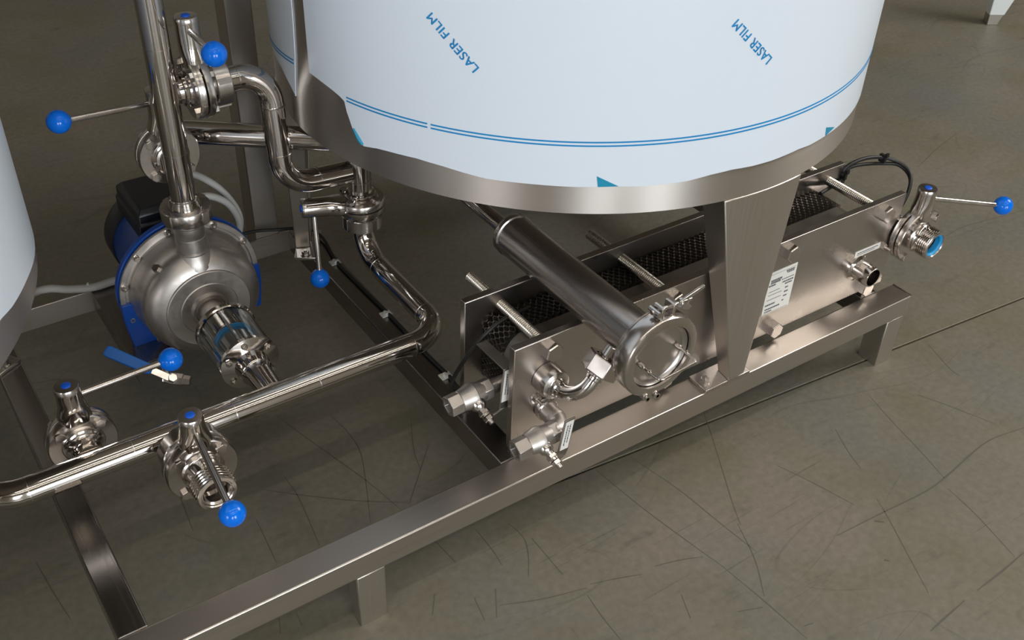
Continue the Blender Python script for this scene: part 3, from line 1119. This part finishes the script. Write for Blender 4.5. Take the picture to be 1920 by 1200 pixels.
# corrugated plates: neighbouring zigzags touch and make honeycomb edges
NP = 7
yA, yC = 1.336, 1.403
pp = (yC - yA) / NP
path = rrect(PX0, PX1, PZ0 + .003, PZ1 + .003, .05, 6)
inner = rrect(PX0 + .012, PX1 - .012, PZ0 + .015, PZ1 - .009, .038, 6)
# resample the outline evenly
cum = [0]
for i in range(len(path)):
    a, b = path[i], path[(i + 1) % len(path)]
    cum.append(cum[-1] + math.hypot(b[0] - a[0], b[1] - a[1]))
tot = cum[-1]
ncell = 4 * int(tot / .0155)
res_o, res_i = [], []
j = 0
for k in range(ncell):
    s = tot * k / ncell
    while cum[j + 1] < s:
        j += 1
    f = (s - cum[j]) / max(1e-9, cum[j + 1] - cum[j])
    for src, dst in ((path, res_o), (inner, res_i)):
        a, b = src[j], src[(j + 1) % len(src)]
        dst.append((a[0] + (b[0] - a[0]) * f, a[1] + (b[1] - a[1]) * f))
wave = (-1, -1, 1, 1)
for i in range(NP):
    yc = yA + pp * (i + .5)
    mb = MB()
    rings = []
    for k in range(ncell):
        w = wave[(k + 2 * (i % 2)) % 4] * (pp * .5 - .0008)
        t = .0005
        (xo, zo), (xi, zi) = res_o[k], res_i[k]
        rings.append([(xo, yc + w - t, zo), (xo, yc + w + t, zo), (xi, yc + w + t, zi), (xi, yc + w - t, zi)])
    mb.loft(rings, loop=True)
    build('exchanger_plate', mb, M['pack'], hx, sharp=25)  # darker steel chosen: the shade under the tank is put into its colour
build('plate_core', MB().loft([[(x, yA - .003, z) for x, z in rrect(PX0 + .010, PX1 - .010, PZ0 + .012, PZ1 - .008, .04)],
                               [(x, yC, z) for x, z in rrect(PX0 + .010, PX1 - .010, PZ0 + .012, PZ1 - .008, .04)]]), M['rubber'], hx)
# right hand threaded nozzle
nz = build('nozzle', MB().hollow((1.885, YF, .300), FW, [(0, .020), (0, .034), (.004, .034), (.007, .028), (.008, .0255), (.050, .0255), (.052, .0245), (.052, .0215), (.02, .0205)], 36), M['polish'], hx)
lp = build('threaded_pin', MB().cyl((1.971, YF, .331), (1.971, YF - .022, .331), .003, 10).hexa((1.971, YF, .331), FW, .0085, .007), M['satin'], hx)
build('threaded_pin', MB().cyl((.948, YF, .325), (.948, YF - .022, .325), .0035, 10).cyl((.948, YF, .325), (.948, YF - .002, .325), .012, 18)
      .hexa((.948, YF - .002, .325), FW, .0085, .007), M['satin'], hx)


def label_plate(name, x0, x1, z0, z1, y, parent, rows, shear=0.0, th=.0008):
    lb = build(name, MB().prism([(x0, y, z0), (x1, y, z0), (x1 + shear, y, z1), (x0 + shear, y, z1)], (0, -th, 0)), M['paper'], parent, label='white printed sticker')
    mb = MB()
    for (u0, u1, v, h) in rows:
        # broken short dashes stand for unreadable small print
        x = x0 + (x1 - x0) * u0
        xe = x0 + (x1 - x0) * u1
        zc = z0 + (z1 - z0) * v
        while x < xe - .001:
            w = random.uniform(.0022, .006)
            w = min(w, xe - x)
            mb.box((x, y - th - .0002, zc - h), (x + w, y - th, zc + h))
            x += w + .0009
    if mb.v:
        build('small_print', mb, M['ink'], lb)
    return lb


rows = [(.62, .93, .90, .0022), (.66, .93, .86, .0016), (.10, .50, .79, .0026), (.10, .45, .74, .0026), (.05, .30, .68, .0022), (.50, .95, .73, .0012), (.55, .95, .66, .0020), (.66, .92, .60, .0020),
        (.10, .5, .53, .0008), (.70, .82, .50, .002), (.10, .6, .45, .0008), (.70, .84, .40, .0022), (.08, .6, .34, .0008), (.70, .84, .30, .002), (.06, .42, .22, .0022), (.68, .76, .20, .0016),
        (.08, .62, .12, .0020), (.08, .35, .06, .0018), (.04, .96, .94, .0004), (.04, .96, .02, .0004)]
label_plate('rating_label', 1.574, 1.660, .277, .395, YF - .0002, hx, rows)
label_plate('name_label', 1.866, 1.955, .332, .349, YF - .0002, hx, [(.08, .9, .62, .0014), (.08, .8, .32, .0010)])

# ------------------------------------------------------------------ ball valves on the exchanger


def ball_valve(label, c, axis_end, port, port_n, lever, strap):
    """brass-grey cast ball valve, open hex end at -X, lever with white label"""
    c = V(c)
    T = thing('ball_valve', label, 'valve', c, 'cast ball valves with white label levers')
    ad = (V(axis_end) - c).normalized()
    L = (V(axis_end) - c).length
    bd = MB()
    bd.lathe(c + ad * .030, -ad, [(0, .018), (.003, .0215), (.012, .0235), (.022, .0255), (.026, .0268), (.034, .0268), (.036, .0245), (.048, .022), (.056, .0205)], 32)
    build('body', bd, M['cast'], T)
    u, w = frame_of(ad)
    hx_ = [(L - .024, .0215), (L, .0215), (L, .0145), (L - .022, .0140)]
    h6 = MB()
    rings = []
    for t_, r in [(.028, .012), (.028, .0225), (L - .001, .0225), (L, .0215), (L, .0155), (L - .02, .0150)]:
        rings.append([c + ad * t_ + (u * math.cos(2 * PI * k / 6 + .5) + w * math.sin(2 * PI * k / 6 + .5)) * r for k in range(6)])
    h6.loft(rings, loop=True)
    build('hex_end', h6, M['cast'], T, bevel=.001)
    h6 = MB().lathe(c - ad * .022, -ad, [(0, .0225), (.02, .0225), (.021, .021)], 6, a0=.5)
    build('hex_end', h6, M['cast'], T, bevel=.001)
    if port is not None:
        pth = arc_path([c - ad * .040, V((V(port).x, c.y, c.z)), V(port)], .026, 10)
        build('elbow', MB().tube(pth, .0205, 28), M['cast'], T)
        build('collar', MB().lathe(V(port) + V(port_n) * .003, V(port_n), [(0, .023), (.003, .0245), (.012, .0245), (.014, .022)], 28), M['satin'], T)
        q = V((V(port).x, c.y, c.z))
        build('collar', MB().lathe(q + V((0, .022, 0)), V((0, 1, 0)), [(0, .022), (.002, .0228), (.010, .0228), (.012, .021)], 28), M['cast'], T)
    # stem towards the viewer
    sd_ = V((.12, -1, -.42)).normalized()
    s0 = c + sd_ * .018
    sm = MB().lathe(s0, sd_, [(0, .017), (.008, .0155), (.012, .0135), (.016, .0095), (.022, .0095)], 24)
    sm.hexa(s0 + sd_ * .022, sd_, .0125, .007)
    sm.cyl(s0 + sd_ * .029, s0 + sd_ * .034, .010, 18)
    sm.hexa(s0 + sd_ * .036, sd_, .0105, .008)
    sm.cyl(s0 + sd_ * .044, s0 + sd_ * .052, .0055, 14)
    build('stem', sm, M['satin'], T)
    (xa, za), (xb, zb), y = lever
    hw = .0120
    lv = MB()
    rings = []
    for (x, z) in ((xa, za), (xb, zb)):
        rings.append([(x - hw, y, z), (x + hw, y, z), (x + hw, y + .003, z), (x - hw, y + .003, z)])
    lv.loft(rings)
    if strap:
        lv.loft([[(xb - hw, y + .001, zb - .003), (xb + hw, y + .001, zb - .003), (xb + hw, y + .001, zb), (xb - hw, y + .001, zb)],
                 [(xb - hw - .008, y + strap, zb + .006), (xb + hw - .008, y + strap, zb + .006), (xb + hw - .008, y + strap, zb + .009), (xb - hw - .008, y + strap, zb + .009)]])
    # tongue to the stem
    e = s0 + sd_ * .033
    lv.loft([[V((xa - hw, y, za)), V((xa + hw, y, za)), V((xa + hw, y + .003, za)), V((xa - hw, y + .003, za))],
             [V((xa - hw, y, za - .012)), V((xa + hw * .6, y, za - .012)), V((xa + hw * .6, y + .003, za - .012)), V((xa - hw, y + .003, za - .012))],
             [e + V((-.009, -.0015, -.008)), e + V((.009, -.0015, -.008)), e + V((.009, .0015, -.008)), e + V((-.009, .0015, -.008))]])
    lo = build('lever', lv, M['pack'], T, bevel=.0006)
    fx = (xb - xa) / (zb - za)
    z0, z1 = za + .006, zb - .004
    x0 = xa + fx * (z0 - za)
    lb = build('label', MB().prism([(x0 - hw * .78, y - .0002, z0), (x0 + hw * .78, y - .0002, z0), (x0 + fx * (z1 - z0) + hw * .78, y - .0002, z1),
                                    (x0 + fx * (z1 - z0) - hw * .78, y - .0002, z1)], (0, -.0008, 0)), M['paper'], lo, label='white printed label on the lever')
    ink = MB()
    for col in (-.003, .003):
        z = z0 + .010 + random.uniform(0, .008)
        ze = z1 - .008
        while z < ze:
            h = random.uniform(.002, .006)
            xx = x0 + fx * (z - z0) + col
            ink.box((xx - .0012, y - .0013, z), (xx + .0012, y - .0010, min(z + h, ze)))
            z += h + .0012
    build('small_print', ink, M['ink'], lo)
    return T


ball_valve('ball valve in front of the heat exchanger, elbowed into its front plate', (.908, 1.165, .291), (.852, 1.165, .287), (.968, YF, .295), (0, -1, 0),
           ((.940, .272), (.952, .350), 1.128), 0.0)
ball_valve('ball valve at the left side of the heat exchanger between its two plates', (.842, 1.302, .330), (.788, 1.302, .326), None, None,
           ((.8925, .318), (.9000, .405), 1.2605), .085)
bs = thing('valve_nipple', 'short pipe joining the left ball valve to the plate stack', 'pipe fitting', (.89, 1.302, .33))
build('tube', MB().cyl((.884, 1.302, .331), (.936, 1.302, .331), .016, 24), M['cast'], bs)

# ------------------------------------------------------------------ filter housing above the exchanger
fx_ = V((1.067, 0, .519))


def fa(y):
    return V((1.067, y, .519))


fh = thing('filter_housing', 'long steel filter cylinder lying across the heat exchanger with clamped round lid', 'filter', (1.067, 1.25, .475))
build('cylinder', MB().lathe(fa(1.488), FW, [(0, .030), (.0, .0425), (.002, .0445), (.405, .0445), (.418, .046)], 64), M['drum'], fh, sharp=40)
build('rear_flange', MB().hollow(fa(1.508), FW, [(0, .02), (0, .0445), (.003, .0465), (.014, .0465), (.016, .0425), (.020, .0425), (.020, .02)], 48), M['drum'], fh)
build('lid_flange', MB().hollow(fa(1.076), FW, [(0, .0450), (0, .0720), (.003, .0760), (.012, .0780), (.014, .078), (.014, .045)], 64), M['drum'], fh)
# clamp band
cb = MB().hollow(fa(1.064), FW, [(0, .0785), (0, .0830), (.003, .0845), (.030, .0845), (.034, .0820), (.036, .0760), (.036, .066), (.031, .066), (.029, .0785)], 72)
build('clamp_band', cb, M['satin'], fh)
lid = build('lid', MB().lathe(fa(1.060), FW, [(0, .0775), (.020, .0775), (.024, .070), (.025, .064), (.021, .0610), (.019, .058), (.0195, .03), (.020, .0)], 64), M['plate'], fh, sharp=28)


def lp3(x, z, y):
    return V((1.067 + x, y, .519 + z))


# bent wire handle on the lid
hd = arc_path([lp3(-.030, -.028, 1.041), lp3(-.030, -.028, 1.000), lp3(.052, .014, 1.000), lp3(.044, .020, 1.041)], [.010, .005], 6)
hd = arc_path([lp3(-.042, -.004, 1.041), lp3(-.042, -.004, .985), lp3(.042, .004, .985), lp3(.042, .004, 1.041)], [.012, .006], 6)
build('lid_handle', MB().tube(hd, .0026, 12), M['polish'], lid)
for sx in (-1, 1):
    p = lp3(sx * .042, sx * .004, 1.028)
    build('handle_boss', MB().cyl(p + V((0, .010, 0)), p + V((0, -.001, 0)), .0052, 14), M['polish'], lid)
    q = lp3(sx * .042, sx * .004, 1.012)
    build('handle_pin', MB().cyl(q + V((0, 0, -.006)), q + V((0, 0, .006)), .0022, 10), M['polish'], lid)
# clamp closure on the upper side: lugs, swing bolt and wing nut
ca = math.radians(87)
cu = V((math.cos(ca), 0, math.sin(ca)))
cw = V((-math.sin(ca), 0, math.cos(ca)))
cc = V((1.067, 1.046, .519)) + cu * .083
for s in (-1, 1):
    o = cc + cw * (s * .013)
    build('clamp_lug', MB().prism([o - cw * .003 - cu * .004 + V((0, .012, 0)), o - cw * .003 + cu * .024 + V((0, .012, 0)), o - cw * .003 + cu * .024 + V((0, -.012, 0)),
                                   o - cw * .003 - cu * .004 + V((0, -.012, 0))], cw * .006), M['satin'], fh, bevel=.001)
bo = cc + cu * .014
build('swing_bolt', MB().cyl(bo + cw * .030, bo - cw * .062, .0040, 14).cyl(bo + cw * .022 + V((0, .013, 0)), bo + cw * .022 + V((0, -.013, 0)), .0055, 16), M['satin'], fh)
wn = bo - cw * .034
wg = MB().lathe(wn, -cw, [(0, .008), (.003, .0092), (.014, .008), (.018, .0065)], 18)
build('wing_nut', wg, M['satin'], fh)
for s in (-1, 1):
    w_ = MB()
    side = V((0, -s, 0)) * .35 + cu * (s * .9)
    side.normalize()
    nrm = cw.cross(side).normalized()
    prof = [(.005, -.002), (.018, .010), (.032, .028), (.036, .040), (.028, .044), (.016, .032), (.005, .016)]
    w_.loft([[wn + side * a - cw * b + nrm * .0022 for a, b in prof], [wn + side * a - cw * b - nrm * .0022 for a, b in prof]])
    build('wing', w_, M['satin'], fh, bevel=.001)
# hinge at the lower side
ha = math.radians(-98)
hu = V((math.cos(ha), 0, math.sin(ha)))
hw_ = V((-math.sin(ha), 0, math.cos(ha)))
hc = V((1.067, 1.046, .519)) + hu * .087
for s in (-1, 1):
    o = hc + hw_ * s * .012
    build('hinge_pin', MB().cyl(o + V((0, .013, 0)), o + V((0, -.021, 0)), .0035, 12).cyl(o + V((0, -.016, 0)), o + V((0, -.021, 0)), .0062, 14), M['satin'], fh)
build('hinge_link', MB().prism([hc - hw_ * .017 - hu * .005, hc + hw_ * .017 - hu * .005, hc + hw_ * .017 + hu * .005, hc - hw_ * .017 + hu * .005], (0, -.015, 0)), M['satin'], fh, bevel=.002)
# feed pipe into the rear end
fp_ = thing('filter_feed_pipe', 'thin polished pipe entering the far end of the filter cylinder', 'pipe', (1.067, 1.6, .52))
build('tube', MB().tube([fa(1.507), fa(1.62), fa(1.75), V((1.066, 1.86, .53)), V((1.066, 1.92, .60)), V((1.066, 1.93, .76))], .0165, 24), M['polish'], fp_)
build('weld_seam', MB().lathe(fa(1.540), FW, [(0, .0160), (.001, .0185), (.024, .0185), (.026, .0160)], 24), M['satin'], fp_)

# elbow with two union nuts from the plate to the filter
eu = thing('union_elbow', 'curved steel elbow with two union nuts from front plate to filter', 'pipe fitting', (.97, 1.19, .37))
dn = V((.6, 0, .8))
S = V((.968, 1.192, .374))
E_ = S + V((0, -.057, 0)) + dn * .070
el = arc_path([S, S + V((0, -.057, 0)), E_], .055, 12)
build('elbow', MB().tube(el, .0145, 28), M['polish'], eu)
build('round_nut', MB().lathe(S + V((0, .042, 0)), FW, [(0, .030), (.001, .0325), (.030, .0325), (.036, .0305), (.040, .024), (.041, .018)], 40), M['satin'], eu, sharp=28)
build('ferrule', MB().lathe(S + V((0, .002, 0)), FW, [(0, .020), (.008, .0195), (.010, .017), (.016, .0165), (.018, .0145)], 32), M['polish'], eu)
build('ferrule', MB().lathe(E_ - dn * .012, dn, [(0, .0145), (.002, .0165), (.008, .0170), (.010, .019), (.014, .019)], 32), M['polish'], eu)
build('union_nut', MB().hollow(E_ + dn * .002, dn, [(0, .016), (0, .033), (.003, .037), (.034, .037), (.037, .0345), (.037, .0255), (.012, .0245)], 6, a0=.52), M['satin'], eu, bevel=.0015)
build('spigot', MB().lathe(E_ + dn * .012, dn, [(0, .0185), (.026, .0185), (.027, .015), (.070, .0145)], 28), M['polish'], eu)

# ------------------------------------------------------------------ cables
bc = thing('black_cable', 'black cable tied along the middle rail up to the heat exchanger', 'cable', (.91, 1.8, ZT))
cp = smooth_path([(.56, 2.20, .245), (.66, 2.215, .235), (.76, 2.221, .232), (.83, 2.215, .220), (.895, 2.205, .208), (.920, 2.165, .205), (.920, 2.12, .206), (.906, 2.03, .2015), (.907, 1.90, .2015),
                  (.911, 1.77, .2015), (.911, 1.60, .2015), (.914, 1.50, .2015), (.905, 1.46, .203), (.884, 1.445, .225), (.876, 1.42, .28), (.889, 1.385, .36), (.905, 1.365, .405), (.945, 1.36, .433), (1.02, 1.37, .432)], 8)
build('sheath', MB().tube(cp, .0042, 12), M['cable_black'], bc)
for (x, y) in ((.9065, 2.025), (.911, 1.77), (.9135, 1.505)):
    b = MB().hollow((x, y, .2015), (0, 1, 0), [(0, .0043), (0, .0065), (.006, .0065), (.006, .0043)], 14)
    b.box((x - .0095, y - .003, .199), (x - .0035, y + .009, .209))
    b.box((x - .016, y - .001, ZT), (x + .010, y + .018, ZT + .0025))
    build('cable_tie', b, M['tie'], bc)
lc = thing('cable_loop', 'doubled black cable loop behind the right end of the heat exchanger', 'cable', (2.0, 1.4, .45))


def loopc(dr, dz):
    return smooth_path([(1.88, 1.380, .43), (1.955, 1.398, .425), (1.987, 1.402, .432 + dz), (1.981, 1.404, .453 + dz), (2.005, 1.402, .466 + dz), (2.052, 1.397, .470 + dz - dr), (2.10, 1.385, .464 + dz - dr),
                        (2.135, 1.36, .452 - dr), (2.140, 1.325, .436 - dr), (2.115, 1.300, .405), (2.075, 1.288, .360), (2.05, 1.285, .300), (2.02, 1.29, .25)], 8)


build('sheath', MB().tube(loopc(0, 0), .0048, 12), M['cable_black'], lc)
build('sheath', MB().tube(loopc(.007, -.010), .0045, 12), M['cable_black'], lc)
for p in ((2.10, 1.385, .462), (1.984, 1.403, .440)):
    p = V(p)
    build('cable_tie', MB().box(p - V((.004, .009, .010)), p + V((.004, .009, .010))).box(p + V((-.003, -.012, .006)), p + V((.006, -.006, .016))), M['cable_black'], lc)
gc = thing('grey_cable', 'thick grey cable looping from motor terminal box down behind the pump', 'cable', (.66, 2.1, .35))
build('sheath', MB().tube(smooth_path([(.580, 2.15, .445), (.595, 2.13, .478), (.613, 2.12, .492), (.660, 2.115, .450), (.692, 2.11, .395), (.703, 2.11, .345), (.690, 2.12, .290), (.65, 2.14, .235), (.60, 2.16, .21)], 8), .0085, 14), M['cable_grey'], gc)
build('sheath', MB().tube(smooth_path([(.580, 2.10, .425), (.600, 2.085, .446), (.629, 2.08, .450), (.668, 2.08, .420), (.690, 2.085, .37), (.690, 2.09, .33), (.675, 2.10, .280), (.64, 2.13, .232), (.58, 2.15, .21)], 8), .0085, 14), M['cable_grey'], gc)
gd = thing('grey_conduit', 'pale grey conduit hose lying over the back rail at the left tank', 'hose', (.3, 2.24, .21))
build('sheath', MB().tube(smooth_path([(.15, 2.42, .06), (.20, 2.38, .10), (.245, 2.325, .17), (.275, 2.275, .205), (.313, 2.243, .2085), (.364, 2.222, .2085), (.42, 2.222, .2085), (.50, 2.21, .2085), (.58, 2.17, .2085)], 8), .0095, 14), M['cable_grey'], gd)
build('hose_tie', MB().hollow((.352, 2.229, .2085), (.95, -.3, 0), [(0, .0097), (0, .0112), (.005, .0112), (.005, .0097)], 14), M['tie'], gd)

# ------------------------------------------------------------------ far tank leg
fg = thing('far_tank_leg', 'white film-wrapped tapered tank leg standing far off on the floor, top right', 'leg', (4.27, 2.48, 0))
n_ = V((-.52, -.85, 0)).normalized()
t_ = V((n_.y * -1, n_.x, 0)).normalized()
if t_.x < 0:
    t_ = -t_
o_ = V((4.250, 2.480, 0))


def FP(s, dp, z):
    return o_ + t_ * s - n_ * dp + V((0, 0, z))


build('leg', MB().loft([[FP(0, 0, 0), FP(.046, 0, 0), FP(.046, .045, 0), FP(0, .045, 0)], [FP(-.01, 0, .5), FP(.22, 0, .5), FP(.22, .06, .5), FP(-.01, .06, .5)]]), M['brush_z'], fg, bevel=.002)
build('wrap', MB().loft([[FP(-.003, -.003, .045), FP(.063, -.003, .045), FP(.063, .050, .045), FP(-.003, .050, .045)], [FP(-.013, -.003, .505), FP(.224, -.003, .505), FP(.224, .064, .505), FP(-.013, .064, .505)]]), M['wrap'], fg, bevel=.003,
      label='white film wrapped round the leg')
